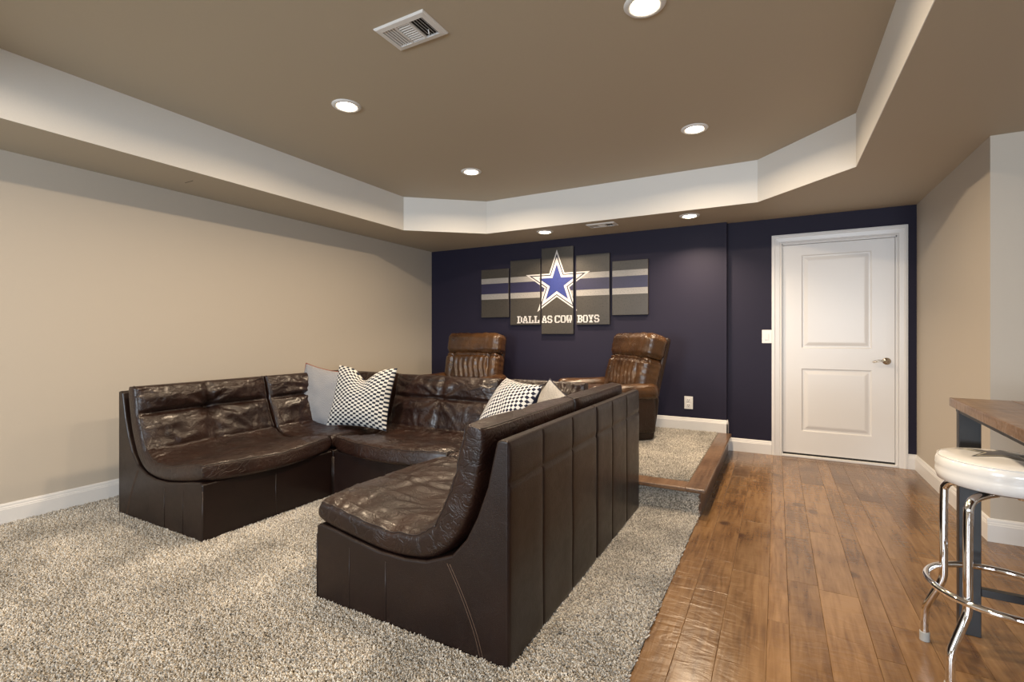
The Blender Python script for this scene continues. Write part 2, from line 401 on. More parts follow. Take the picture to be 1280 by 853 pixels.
# wall behind the camera with three windows
bm = bmesh.new()
xs = [XL-T]
for wx in WINX: xs += [wx-0.75, wx+0.75]
xs.append(XE+T)
for k in range(0, len(xs), 2): box(bm, xs[k], xs[k+1], YF-T, YF, -0.02, ZS)
for wx in WINX: box(bm, wx-0.75, wx+0.75, YF-T, YF, -0.02, 0.77); box(bm, wx-0.75, wx+0.75, YF-T, YF, 2.13, ZS)
struct(obj('wall_front', bm, M['greige']))
for k, wx in enumerate(WINX):
    bm = bmesh.new()
    for (a, c, d, e) in ((wx-0.75, wx-0.70, 0.77, 2.13), (wx+0.70, wx+0.75, 0.77, 2.13), (wx-0.75, wx+0.75, 0.77, 0.82), (wx-0.75, wx+0.75, 2.08, 2.13), (wx-0.02, wx+0.02, 0.77, 2.13)):
        box(bm, a, c, YF-0.09, YF-0.04, d, e)
    struct(obj('window_%d' % (k+1), bm, M['white'], bevel=0.004))
# soffit and tray ceiling
octo = [(-3.69, 0.42), (-3.69, 4.21), (-2.97, 4.82), (-0.15, 4.82), (0.487, 4.13), (0.487, 0.42), (-0.15, -0.27), (-2.97, -0.27)]
bm = bmesh.new()
outer = [(XL-T, YF-T), (XL-T, YD+T), (XE+T, YD+T), (XE+T, YF-T)]
z = ZS
def vv(p, z): return bm.verts.new((p[0], p[1], z))
ov = [vv(p, z) for p in outer]; iv = [vv(p, z) for p in octo]
bm.faces.new((ov[0], ov[1], iv[1], iv[0])); bm.faces.new((ov[1], iv[2], iv[1])); bm.faces.new((ov[1], ov[2], iv[3], iv[2]))
bm.faces.new((ov[2], iv[4], iv[3])); bm.faces.new((ov[2], ov[3], iv[5], iv[4])); bm.faces.new((ov[3], iv[6], iv[5]))
bm.faces.new((ov[3], ov[0], iv[7], iv[6])); bm.faces.new((ov[0], iv[0], iv[7]))
r = bmesh.ops.extrude_face_region(bm, geom=list(bm.faces))
for v in [g for g in r['geom'] if isinstance(g, bmesh.types.BMVert)]: v.co.z = ZT + 0.08
sof = struct(obj('ceiling_soffit', bm, M['taupe'])); sof.name = 'ceiling_soffit'
bm = bmesh.new()
box(bm, -4.0, 0.9, -0.6, 5.1, ZT, ZT+0.08)
struct(obj('ceiling', bm, M['taupe']))
bm = bmesh.new()           # cream tray band, 4 mm proud of the soffit edge
n = len(octo); cx_, cy_ = -1.6, 2.3
def shr(p, d=0.005):
    v = Vector((p[0]-cx_, p[1]-cy_)); l = v.length; v *= (l-d)/l; return (cx_+v.x, cy_+v.y)
for k in range(n):
    a, c = octo[k], octo[(k+1) % n]; a2, c2 = shr(a), shr(c)
    vs = [bm.verts.new((p[0], p[1], z)) for p, z in ((a2, ZS-0.001), (c2, ZS-0.001), (c2, ZT), (a2, ZT), (a, ZS-0.001), (c, ZS-0.001), (c, ZT), (a, ZT))]
    bm.faces.new(vs[0:4]); bm.faces.new((vs[0], vs[4], vs[5], vs[1])); bm.faces.new((vs[4], vs[7], vs[6], vs[5]))
struct(obj('trim_1', bm, M['tray']))

# baseboards : profile (out, z)
BB = [(0, 0), (0.016, 0), (0.016, 0.098), (0.0135, 0.103), (0.0135, 0.108), (0.010, 0.114), (0.009, 0.124), (0.005, 0.133), (0, 0.135)]
def baseboard(name, p0, p1, nrm, z0=0.0):
    bm = bmesh.new(); n = Vector(nrm)
    prism(bm, BB, lambda o, z: (p0[0]+n.x*o, p0[1]+n.y*o, z0+z), lambda o, z: (p1[0]+n.x*o, p1[1]+n.y*o, z0+z))
    return struct(obj(name, bm, M['white']))
baseboard('baseboard_left', (XL, YF), (XL, 3.46), (1, 0), 0.008)
baseboard('baseboard_back', (XL, YB), (XJ+0.014, YB), (0, -1), 0.188)
baseboard('baseboard_stage_return', (XJ, YB-0.016), (XJ, YD), (1, 0), 0.188)
baseboard('baseboard_return', (XJ, YB-0.0), (XJ, YD), (1, 0), 0.0)
baseboard('baseboard_door', (XJ+0.016, YD), (-0.05, YD), (0, -1))
baseboard('baseboard_door_side', (1.04, YD), (XR, YD), (0, -1))
baseboard('baseboard_right', (XR, YR), (XR, YD), (-1, 0))
baseboard('baseboard_alcove', (XR-0.016, YR), (XE, YR), (0, -1))
baseboard('baseboard_front', (XL, YF), (XE, YF), (0, 1))
baseboard('baseboard_side', (XE, YF), (XE, YR), (-1, 0))

# ------------------------------------------------------------------ door
door = thing('door_1', 'white two-panel interior door in the navy wall', 'door', (0, YD, 0)); door['kind'] = 'structure'
# slab with two raised panels, front face toward -Y
SX0, SX1, SZ0, SZ1 = 0.052, 0.949, 0.040, 2.112
FY = 0.012
bm = bmesh.new(); box(bm, SX0, SX1, FY+0.008, FY+0.040, SZ0, SZ1)
pans = [(0.212, 0.777, 1.085, 2.005), (0.212, 0.777, 0.262, 0.882)]
# stiles and rails as one flat frame 8 mm proud
box(bm, SX0, pans[0][0], FY, FY+0.008, SZ0, SZ1); box(bm, pans[0][1], SX1, FY, FY+0.008, SZ0, SZ1)
for (a, c) in ((SZ0, pans[1][2]), (pans[1][3], pans[0][2]), (pans[0][3], SZ1)): box(bm, pans[0][0], pans[0][1], FY, FY+0.008, a, c)
slab = obj('door_slab', bm, M['white'], door)
for (a, c, d, e) in pans:
    bm = bmesh.new(); rings = []
    for off, dy in ((0.0, 0.0), (0.010, 0.008), (0.022, 0.0085), (0.050, 0.001), (0.058, 0.0)):
        rings.append([bm.verts.new((px, FY+dy-0.0002, pz)) for px, pz in ((a+off, d+off), (c-off, d+off), (c-off, e-off), (a+off, e-off))])
    for r0, r1 in zip(rings, rings[1:]):
        for k in range(4): bm.faces.new((r0[k], r0[(k+1)%4], r1[(k+1)%4], r1[k]))
    bm.faces.new(rings[-1])
    obj('door_panel', bm, M['white'], door)
# jamb
bm = bmesh.new()
box(bm, DX0, SX0-0.003, -0.002, T, 0, DZ); box(bm, SX1+0.003, DX1, -0.002, T, 0, DZ); box(bm, DX0, DX1, -0.002, T, SZ1+0.003, DZ)
obj('door_jamb', bm, M['white'], door)
boxo('door_backing', (DX0, DX1, 0.075, 0.09, 0.0, DZ), M['dark'], door)
# casing: profiled, mitred
CP = [(0, 0), (0, 0.011), (0.008, 0.014), (0.016, 0.010), (0.022, 0.013), (0.058, 0.017), (0.064, 0.021), (0.078, 0.021), (0.084, 0.016), (0.090, 0.016), (0.090, 0)]
path = [(DX0+0.001, 0.0), (DX0+0.001, DZ), (DX1-0.001, DZ), (DX1-0.001, 0.0)]
bm = bmesh.new(); rings = []
for k, (px, pz) in enumerate(path):
    sx = -1 if k < 2 else 1; sz = 0 if k in (0, 3) else 1
    sx_amt = 1.0 if k < 2 else 0.88
    rings.append([bm.verts.new((px+sx*o*sx_amt, -h, pz+sz*o)) for o, h in CP])
for r0, r1 in zip(rings, rings[1:]):
    for k in range(len(CP)-1): bm.faces.new((r0[k], r0[k+1], r1[k+1], r1[k]))
bm.faces.new(rings[0]); bm.faces.new(rings[-1][::-1])
obj('door_casing', bm, M['white'], door)
boxo('threshold', (DX0, DX1, -0.018, 0.07, 0.0, 0.022), M['white'], door, bevel=0.004)
boxo('door_sweep', (SX0, SX1, FY+0.004, FY+0.03, 0.022, 0.041), M['dark'], door)
# lever handle
h = bpy.data.objects.new('door_handle', None); C.objects.link(h); h.parent = door; h.location = (0.888, FY, 0.972)
bm = bmesh.new(); lathe(bm, [(0, 0), (0.033, 0), (0.033, 0.006), (0.028, 0.011), (0.012, 0.014), (0.011, 0.05), (0, 0.05)], seg=28)
o = obj('rosette', bm, M['nickel'], h, smooth=True); o.rotation_euler = (PI/2, 0, 0)
tubeo('lever', smooth_path([(0.004, -0.046, 0), (-0.02, -0.05, 0.002), (-0.055, -0.05, 0.006), (-0.085, -0.049, -0.002), (-0.108, -0.047, -0.012)], 5), 0.0085, M['nickel'], h)

# switch and outlet
sw = thing('light_switch', 'white rocker light switch on the navy wall left of the door', 'switch', (-0.093, YD, 1.198))
boxo('wall_plate', (-0.044, 0.044, -0.006, 0, -0.068, 0.068), M['plastic'], sw, bevel=0.003)
boxo('rocker', (-0.018, 0.018, -0.010, -0.004, -0.034, 0.034), M['white'], sw, bevel=0.002)
ou = thing('wall_outlet', 'white duplex wall outlet low on the navy wall above the stage', 'outlet', (-0.840, YB, 0.482))
boxo('wall_plate', (-0.044, 0.044, -0.006, 0, -0.068, 0.068), M['plastic'], ou, bevel=0.003)
for dz in (0.028, -0.028):
    s = boxo('socket', (-0.020, 0.020, -0.009, -0.004, dz-0.020, dz+0.020), M['white'], ou, bevel=0.003)
    bm = bmesh.new(); box(bm, -0.010, -0.007, -0.0096, -0.0088, dz-0.004, dz+0.010); box(bm, 0.007, 0.010, -0.0096, -0.0088, dz-0.004, dz+0.008); box(bm, -0.003, 0.003, -0.0096, -0.0088, dz-0.014, dz-0.008)
    obj('slots', bm, M['dark'], s)

# ------------------------------------------------------------------ downlights
def downlight(x, y, z, label, group, p, spread=165):
    t = thing('recessed_downlight', label, 'ceiling light', (x, y, z), 0, group)
    bm = bmesh.new(); lathe(bm, [(0.062, 0.0), (0.064, -0.007), (0.075, -0.011), (0.090, -0.008), (0.097, -0.001), (0.097, 0.0)], seg=40)
    obj('trim_ring', bm, M['plastic'], t, smooth=True)
    bm = bmesh.new(); lathe(bm, [(0, -0.019), (0.030, -0.017), (0.052, -0.011), (0.064, -0.003), (0.066, -0.001)], seg=40)
    obj('lens', bm, M['lens'], t, smooth=True)
    d = bpy.data.lights.new('downlight_lamp', 'AREA'); d.shape = 'DISK'; d.size = 0.12; d.energy = p; d.color = WARM; d.spread = math.radians(spread)
    o = bpy.data.objects.new('downlight_lamp', d); C.objects.link(o); o.parent = t; o.location = (0, 0, -0.024)
    return t
G1 = 'round recessed downlights in the tray ceiling'; G2 = 'round recessed downlights in the lower soffit'
downlight(-2.555, 2.345, ZT, 'left nearer recessed downlight in the tray ceiling, beyond the square vent', G1, DOWN)
downlight(-2.55, 3.86, ZT, 'left farther recessed downlight in the tray ceiling near the clipped corner', G1, DOWN)
downlight(-0.545, 3.86, ZT, 'right farther recessed downlight in the tray ceiling, above the door side', G1, DOWN)
downlight(-0.545, 2.295, ZT, 'largest recessed downlight at the top edge of the photo', G1, DOWN)
downlight(-2.555, 0.82, ZT, 'left recessed downlight in the tray ceiling nearest the windows', G1, DOWN)
downlight(-0.545, 0.82, ZT, 'right recessed downlight in the tray ceiling nearest the windows', G1, DOWN)
downlight(-2.33, 5.05, ZS, 'recessed soffit downlight directly above the star canvases', G2, DOWN*0.75, 130)
downlight(-0.76, 5.05, ZS, 'recessed soffit downlight between the canvases and the white door', G2, DOWN*0.75, 130)

# ------------------------------------------------------------------ vents
def vent(name, x0, x1, y0, y1, z, label):
    cx, cy = (x0+x1)/2, (y0+y1)/2; w, d = (x1-x0)/2, (y1-y0)/2
    t = thing(name, label, 'vent', (cx, cy, z))
    bm = bmesh.new(); f = 0.032
    iw, idd = w-f, d-f
    rings = [[bm.verts.new((sx*a, sy*c, zz)) for sx, sy in ((-1,-1),(1,-1),(1,1),(-1,1))] for a, c, zz in ((w, d, 0), (w, d, -0.004), (w-0.006, d-0.006, -0.010), (iw, idd, -0.012), (iw, idd, -0.001))]
    for r0, r1 in zip(rings, rings[1:]):
        for k in range(4): bm.faces.new((r0[k], r0[(k+1)%4], r1[(k+1)%4], r1[k]))
    obj('frame', bm, M['plastic'], t)
    boxo('duct_backing', (-iw, iw, -idd, idd, -0.0015, -0.0005), M['dark'], t)
    for sx in (-iw/3, iw/3): boxo('divider', (sx-0.004, sx+0.004, -idd, idd, -0.012, -0.002), M['plastic'], t)
    for k in range(5):                              # left bank, slats along Y tilted left
        for bank, ang in ((-1, -0.75), (1, 0.75)):
            xx = bank*iw*2/3 + (k-2)*iw*0.13
            o = boxo('slat', (-0.0042, 0.0042, -idd+0.001, idd-0.001, -0.0006, 0.0006), M['plastic'], t); o.location = (xx, 0, -0.0075); o.rotation_euler = (0, ang, 0)
    nm = 9
    for k in range(nm):
        o = boxo('slat', (-iw/3+0.005, iw/3-0.005, -0.0042, 0.0042, -0.0006, 0.0006), M['plastic'], t); o.location = (0, -idd+idd*2*(k+0.5)/nm, -0.0075); o.rotation_euler = (-0.7, 0, 0)
    tubeo('damper_lever', [(iw*0.72, idd*0.35, -0.008), (iw*0.74, idd*0.42, -0.030)], 0.003, M['plastic'], t, 6)
    return t
vent('ceiling_vent', -1.795, -1.478, 1.820, 2.025, ZT, 'square white louvred air vent in the tray ceiling')
vent('soffit_vent', -1.795, -1.488, 4.93, 5.10, ZS, 'white air vent in the soffit above the canvases')
boxo('access_seam', (-4.02, -3.91, 2.08, 2.085, ZS-0.0006, ZS+0.001), M['dark'], sof)

# ------------------------------------------------------------------ stage (platform)
SXR, SYF, SZ = -0.415, 3.42, 0.190
stage = thing('stage_platform', 'low carpeted platform with a brown wood border, against the navy wall', 'platform', (0, 0, 0))
boxo('platform_core', (XL+0.001, -0.462, 3.462, YB-0.001, 0.0, SZ-0.032), M['backing'], stage)
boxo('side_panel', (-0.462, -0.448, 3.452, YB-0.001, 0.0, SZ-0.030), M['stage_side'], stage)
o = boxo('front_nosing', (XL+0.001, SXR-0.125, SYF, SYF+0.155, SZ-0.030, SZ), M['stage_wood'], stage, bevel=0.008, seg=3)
# side nosing with mitred front corner
bm = bmesh.new()
P = [(SXR-0.128, SYF+0.158), (SXR-0.128, YB-0.001), (SXR, YB-0.001), (SXR, SYF), (SXR-0.128, SYF)]
prism(bm, P, lambda x, y: (x, y, SZ-0.030), lambda x, y: (x, y, SZ))
obj('side_nosing', bm, M['stage_wood'], stage, bevel=0.008, seg=3)
boxo('carpet_backing', (XL+0.001, SXR-0.13, SYF+0.158, YB-0.017, SZ-0.03, SZ-0.006), M['backing'], stage)
tubeo('screw_head', [(-0.4478, 3.78, 0.10), (-0.4468, 3.78, 0.10)], 0.006, M['nickel'], stage)

# ------------------------------------------------------------------ carpet pile (geometry nodes on a grid)
def pile(name, quads, density, seed, parent=None, hgt=0.019, rad=0.0029):
    vs = []; fs = []
    for q in quads:
        b0 = len(vs); vs += q; fs.append(tuple(range(b0, b0+len(q))))
    o = pydata(name, vs, fs, M['tuft'], parent)
    ng = bpy.data.node_groups.new(name, 'GeometryNodeTree')
    ng.interface.new_socket('Geometry', in_out='INPUT', socket_type='NodeSocketGeometry')
    ng.interface.new_socket('Geometry', in_out='OUTPUT', socket_type='NodeSocketGeometry')
    N = ng.nodes; L = ng.links
    gi = N.new('NodeGroupInput'); go = N.new('NodeGroupOutput')
    dp = N.new('GeometryNodeDistributePointsOnFaces'); dp.inputs['Density'].default_value = density; dp.inputs['Seed'].default_value = seed
    cone = N.new('GeometryNodeMeshCone'); cone.inputs['Vertices'].default_value = 5; cone.inputs['Radius Top'].default_value = rad*0.75
    cone.inputs['Radius Bottom'].default_value = rad; cone.inputs['Depth'].default_value = hgt
    sm = N.new('GeometryNodeSetMaterial'); sm.inputs['Material'].default_value = M['tuft']
    ip = N.new('GeometryNodeInstanceOnPoints')
    ri = N.new('GeometryNodeRotateInstances') if False else None
    rv = N.new('FunctionNodeRandomValue'); rv.data_type = 'FLOAT_VECTOR'
    rv.inputs['Min'].default_value = (-0.75, -0.75, 0); rv.inputs['Max'].default_value = (0.75, 0.75, 6.28)
    er = N.new('FunctionNodeEulerToRotation'); rr = N.new('FunctionNodeRotateRotation'); rr.rotation_space = 'LOCAL'
    rs = N.new('FunctionNodeRandomValue'); rs.data_type = 'FLOAT'
    rs.inputs[2].default_value = 0.65; rs.inputs[3].default_value = 1.25
    L.new(gi.outputs[0], dp.inputs['Mesh']); L.new(dp.outputs['Points'], ip.inputs['Points'])
    L.new(cone.outputs['Mesh'], sm.inputs[0]); L.new(sm.outputs[0], ip.inputs['Instance'])
    L.new(rv.outputs[0], er.inputs[0]); L.new(dp.outputs['Rotation'], rr.inputs[0]); L.new(er.outputs[0], rr.inputs[1]); L.new(rr.outputs[0], ip.inputs['Rotation'])
    L.new(rs.outputs[1], ip.inputs['Scale'])
    L.new(ip.outputs[0], go.inputs[0])
    md = o.modifiers.new('pile', 'NODES'); md.node_group = ng
    o['kind'] = 'stuff'
    return o
zc = 0.004
o = pile('carpet_pile', [[(XL+0.02, -0.3, zc), (XC, -0.3, zc), (XC, 3.44, zc), (XL+0.02, 3.44, zc)]], 42000, 3)
tag(o, 'beige grey shag carpet pile covering the lower floor', 'carpet')
zt = SZ-0.010
o = pile('carpet_pile', [[(-2.0, SYF+0.165, zt), (SXR-0.137, SYF+0.165, zt), (SXR-0.137, YB-0.02, zt), (-2.0, YB-0.02, zt)]], 26000, 5, stage, 0.016)
o['label'] = 'beige shag carpet on the platform top'
o = pile('carpet_pile', [[(XL+0.02, SYF+0.165, zt), (-2.0, SYF+0.165, zt), (-2.0, YB-0.02, zt), (XL+0.02, YB-0.02, zt)]], 9000, 6, stage, 0.016)
o = pile('carpet_riser', [[(-1.6, 3.461, 0.01), (XC+0.008, 3.461, 0.01), (XC+0.008, 3.461, SZ-0.034), (-1.6, 3.461, SZ-0.034)]], 30000, 7, stage, 0.012, 0.003)
o['label'] = 'grey shag carpet wrapped over the platform riser'

# ------------------------------------------------------------------ sofa sections
MED = [(0.012, 0.405, 0.062), (0.10, 0.388, 0.063), (0.20, 0.372, 0.062), (0.40, 0.345, 0.060), (0.55, 0.350, 0.062), (0.645, 0.378, 0.068), (0.715, 0.440, 0.074),
       (0.765, 0.530, 0.076), (0.800, 0.620, 0.074), (0.826, 0.720, 0.070), (0.842, 0.800, 0.068), (0.848, 0.862, 0.062)]
OUT = [(0.0, 0.335), (0.03, 0.345), (0.12, 0.335), (0.22, 0.318), (0.38, 0.297), (0.52, 0.296), (0.63, 0.310), (0.755, 0.360), (0.82, 0.432), (0.87, 0.526), (0.915, 0.645), (0.940, 0.755), (0.955, 0.818), (0.975, 0.826), (1.005, 0.824)]
def lerp_med(t):
    n = len(MED)-1; P = MED; f = t*n; i = min(int(f), n-1); u = f-i
    p0, p1, p2, p3 = P[max(i-1, 0)], P[i], P[i+1], P[min(i+2, n)]
    return [0.5*((2*p1[k])+(p2[k]-p0[k])*u+(2*p0[k]-5*p1[k]+4*p2[k]-p3[k])*u*u+(3*p1[k]-3*p2[k]+p3[k]-p0[k])*u**3) for k in range(3)]
def cl(n):      # clustered parameters in [-1, 1]
    out = []
    for k in range(-n, n+1):
        s = abs(k)/n; a = 1-(1-s)**2.2; out.append(math.copysign(a, k) if k else 0.0)
    return out
def gs(x, w): return math.exp(-(x/w)**2)
def cushion_top(a, tb, Wd, seed, style):
    # extra displacement of the top sheet; a in [-1,1] across, tb in [0,1] along front->top
    x = a*Wd/2; d = 0.0
    nz = noise.noise(Vector((a*3+seed*7.1, tb*6, seed*3.3)))
    nz2 = noise.noise(Vector((a*9+seed*2.1, tb*18, seed*9.3)))
    d += 0.007*nz + 0.0035*nz2
    s = tb*1.42                       # metres along
    if tb < 0.52:                     # seat
        cr = (1-abs(a)**2.5)
        d += 0.030*cr*math.sin(min(1, tb/0.50)*PI)
        d -= 0.012*gs(x-0.02*math.sin(s*9), 0.010)*(0.35+0.65*(tb < 0.5))
        line = 0.30+0.05*math.cos(a*2.3+seed)
        d -= 0.006*gs(s-line-0.02*noise.noise(Vector((a*4, seed, 1))), 0.014)*(1-abs(a)**6)
        # pulled ripples near the front edge and side edges
        d += 0.0030*noise.noise(Vector(((x*0.55+s*0.85)*46, (x-s)*5, seed)))*(0.4+0.6*gs(s-0.1, 0.2))
        d += 0.0014*math.sin(s*75+4*nz)*gs(abs(a)-1, 0.16)
        d += 0.004*math.sin((x*0.8+s*0.9)*60+7*nz)*gs(s-0.45, 0.16)*abs(a)
    else:                             # back
        cr = (1-abs(a)**3)
        d += 0.018*cr*math.sin((tb-0.52)/0.48*PI)
        sm_ = 0.775
        d -= 0.032*gs((tb-sm_)*1.42, 0.020)*(1-abs(a)**10)
        d += 0.012*cr*(gs((tb-0.68)*1.42, 0.06)+gs((tb-0.88)*1.42, 0.06))
        d -= 0.016*gs(x, 0.012)
        rr = math.hypot(x, (tb-sm_)*1.42); th = math.atan2((tb-sm_)*1.42, x)
        if style == 'tuft':
            d += 0.034*(1-math.exp(-abs(x)/0.11))*(1-math.exp(-abs(tb-sm_)*1.42/0.05))*cr-0.012
            d -= 0.040*gs(rr, 0.05)+0.022*gs(rr, 0.13)
        d += 0.014*math.sin(th*9+3*nz+seed)*math.exp(-rr/0.20)*min(1, rr/0.05)
        d += 0.0040*math.sin(x*48+9*nz+tb*20)*gs((tb-0.60)*1.42, 0.10)
        if style == 'gold': d += 0.007*math.sin(x*85+3*nz)
    # sharp creases and fine gathers
    rd = 1-abs(noise.noise(Vector((a*5+seed, tb*9+2*nz, seed*2))))*2.2
    d += 0.0060*max(0, rd)**5*(1-abs(a)**8)
    ga_ = noise.noise(Vector((x*34+3*nz, s*5, seed*4)))
    d += 0.0055*ga_*(gs(s-0.72, 0.17)+0.6*gs(s-1.33, 0.08)+0.5*gs(s-0.02, 0.12))
    gb_ = noise.noise(Vector((x*6, s*30+3*nz, seed*5)))
    d += 0.0045*gb_*(gs(abs(a)-1, 0.25)+0.3)
    # depth of the leather where the seat turns into the back
    d -= 0.010*gs((tb-0.52)*1.42, 0.03)
    return d
def L_cushion(root, Wd, su, seed, t_from=0.0, bulge=0.07, style='tuft', names=('seat_cushion', 'back_cushion'), m=None, res=(76, 50), dz=0.0):
    m = m or M['leather']
    T_ = cl(res[0]); A_ = cl(res[1]); n = 13.0
    top = []; bot = []; rim = []
    for it, tt in enumerate(T_):
        tb = t_from+(1-t_from)*(tt+1)/2
        u, z, h = lerp_med(tb); u1, z1, _ = lerp_med(min(1, tb+0.01)); u0, z0, _ = lerp_med(max(0, tb-0.01))
        tx, tz = (u1-u0)*su, z1-z0; l = math.hypot(tx, tz); tx /= l; tz /= l; nx, nz_ = -tz, tx      # normal toward the sitter
        rt = []; rb = []
        for ia, a in enumerate(A_):
            ga = max(0.0, 1-abs(a)**n); gt = max(0.0, 1-abs(tt)**(n*1.2))
            g = (ga*gt)**(1/4.5)
            bl = bulge*(1-abs(a)**2.2)*math.cos(min(1, tb/0.40)*PI/2)**1.5 if t_from == 0 else 0
            sag = -0.020*(1-a*a)*max(0, 1-tb/0.5) if t_from == 0 else 0
            dd = cushion_top(a, tb, Wd, seed, style)*g
            inset = 0.010*(1-g)
            aw = a*(Wd/2-0.002)
            ht = h*g+dd; hb = -h*0.92*g
            cu = u*su - bl
            rt.append(Vector((aw, cu+nx*ht, z+sag+nz_*ht+dz)))
            rb.append(Vector((aw, cu+nx*hb, z+sag+nz_*hb+dz)))
        top.append(rt); bot.append(rb)
    nt_, na = len(T_), len(A_)
    # assemble into two meshes split at the seat/back fold
    split = next(i for i, tt in enumerate(T_) if t_from+(1-t_from)*(tt+1)/2 >= 0.52) if t_from < 0.5 else 0
    parts = []
    rngs = [(0, split, names[0]), (split, nt_-1, names[1])] if split else [(0, nt_-1, names[1])]
    for (i0, i1, nm) in rngs:
        vs = []; fs = []; idx = {}
        def vid(kind, i, j):
            if i in (0, nt_-1) or j in (0, na-1): kind = 't'
            k = (kind, i, j)
            if k not in idx: idx[k] = len(vs); vs.append((top if kind == 't' else bot)[i][j])
            return idx[k]
        for i in range(i0, i1):
            for j in range(na-1):
                fs.append((vid('t', i, j), vid('t', i, j+1), vid('t', i+1, j+1), vid('t', i+1, j)))
                fs.append((vid('b', i, j), vid('b', i+1, j), vid('b', i+1, j+1), vid('b', i, j+1)))
        o = pydata(nm, vs, fs, m, root, smooth=True); parts.append((o, nm, i0, i1))
    # piping along the rim of the top sheet
    def ring_pt(i, j, out=0.0035):
        p = top[i][j].copy(); return p
    ja = next(j for j, a in enumerate(A_) if a > -0.972); jb = next(j for j, a in enumerate(A_) if a > 0.972)
    i0_ = next(i for i, t in enumerate(T_) if t > -0.985)
    for (o, nm, i0, i1) in parts:
        segs = []
        lo, hi = max(i0, i0_), min(i1, nt_-3)
        L1 = [ring_pt(i, ja) for i in range(lo, hi+1)]; L2 = [ring_pt(i, jb) for i in range(lo, hi+1)]
        if i0 == 0 and t_from == 0: pts = L1[::-1] + [ring_pt(i0_, j) for j in range(ja+1, jb)] + L2; segs = [pts]
        else: segs = [L1, L2]
        for s in segs: tubeo('piping', s, 0.0036, M['piping'], o, 6)
    ie = next(i for i, t in enumerate(T_) if t > 0.982)
    tubeo('piping', [bot[ie][j] for j in range(ja, jb+1)], 0.0034, M['piping'], parts[-1][0], 6)
    if style == 'tuft' and split:
        u, z, h = lerp_med(0.775)
        bm = bmesh.new(); lathe(bm, [(0, 0.006), (0.010, 0.004), (0.014, 0), (0.014, -0.006)], seg=14)
        bt = obj('button', bm, m, parts[-1][0], smooth=True)
        ii = min(range(nt_), key=lambda i: abs(t_from+(1-t_from)*(T_[i]+1)/2-0.775)); p = top[ii][na//2]
        bt.location = (p.x, p.y-0.004, p.z+0.002); bt.rotation_euler = (PI/2-0.12, 0, 0)
    return parts
def base_part(root, Wd, su, seams_back=(), seams_side=True, back=True, height=1.0):
    bm = bmesh.new()
    pts = [(0.0, 0.0)] + OUT + [(1.005, 0.0)]
    pts = [(p[0], p[1]) for p in pts]
    w = Wd/2
    prism(bm, pts, lambda u, z: (-w, u*su, z), lambda u, z: (w, u*su, z))
    o = obj('base', bm, M['leather_base'], root, bevel=0.010, seg=3)
    # welted corner seams at the front
    for s in (-1, 1):
        tubeo('seam', [(s*(w-0.002), 0.002, 0.01), (s*(w-0.002), 0.002, 0.295)], 0.0035, M['piping'], o, 6)
    # front centre seam
    tubeo('seam', [(0, -0.0005, 0.005), (0, -0.0005, 0.285)], 0.0022, M['piping'], o, 6)
    for s in (-1, 1):
        x_ = s*(w+0.0004)
        tubeo('seam', [(x_, 0.42*su, 0.005), (x_, 0.42*su, 0.262)], 0.0022, M['piping'], o, 6)
        tubeo('seam', [(x_, 0.21*su, 0.005), (x_, 0.21*su, 0.275)], 0.0012, M['piping'], o, 6)
        for off in (0, 0.013):
            tubeo('stitching', smooth_path([(x_, (0.735+off)*su, 0.325), (x_, (0.80+off)*su, 0.215), (x_, (0.855+off)*su, 0.10), (x_, (0.885+off)*su, 0.01)], 6), 0.0011, M['stitch'], o, 5)
    # back leather panels, each its own padded strip
    if back:
        edges = [-w] + [q*Wd-w for q in seams_back] + [w]
        for a, c in zip(edges, edges[1:]):
            vs = []; fs = []; nu, nv = 14, 60
            for i in range(nv+1):
                zz = 0.004+(0.818-0.004)*i/nv
                for j in range(nu+1):
                    xx = a+0.0015+(c-a-0.003)*(0.5-0.5*math.cos(PI*j/nu)); e = min(1, min(j, nu-j)/4.0)*min(1, min(i, nv-i)/1.5)
                    yy = 1.005*su+0.001+0.0065*e**0.5 - (0.006*gs(zz-0.672, 0.010)) + 0.002*noise.noise(Vector((xx*5, zz*5, seed_ctr[0])))
                    if i in (0, nv): yy = 1.005*su
                    if j in (0, nu): yy = 1.005*su-0.001
                    vs.append((xx, yy, zz))
            for i in range(nv):
                for j in range(nu):
                    q = i*(nu+1)+j; fs.append((q, q+nu+1, q+nu+2, q+1))
            pydata('back_panel', vs, fs, M['leather_base'], root, smooth=True)
    return o
seed_ctr = [0.0]
GS = 'dark brown leather sofa sections arranged in a U'
def sofa(name, label, x, y, rz, Wd, su, seed, seams, **k):
    t = thing(name, label, 'sofa', (x, y, 0.012), rz, GS); seed_ctr[0] = seed
    base_part(t, Wd, su, seams)
    L_cushion(t, Wd, su, seed, **k)
    return t
# local frame: x across, y from the front edge (0) to the back (1.01); origin at the centre of the front edge
sofa('sofa_section', 'brown leather sofa section in the foreground, its tall back toward the wood floor', -1.851, 2.0005, -PI/2, 0.958, 1.0, 1.7, (0.36, 0.70), style='tuft')
sofa('sofa_section', 'brown leather sofa section against the left beige wall, tufted back with open end', -2.915, 2.072, PI/2, 0.935, 0.985, 2.9, (0.33, 0.66), style='tuft')
sofa('sofa_section', 'brown leather sofa section in the middle of the far row, between the two corners', -2.385, 2.535, 0, 1.03, 0.865, 4.3, (0.33, 0.66), style='plain')
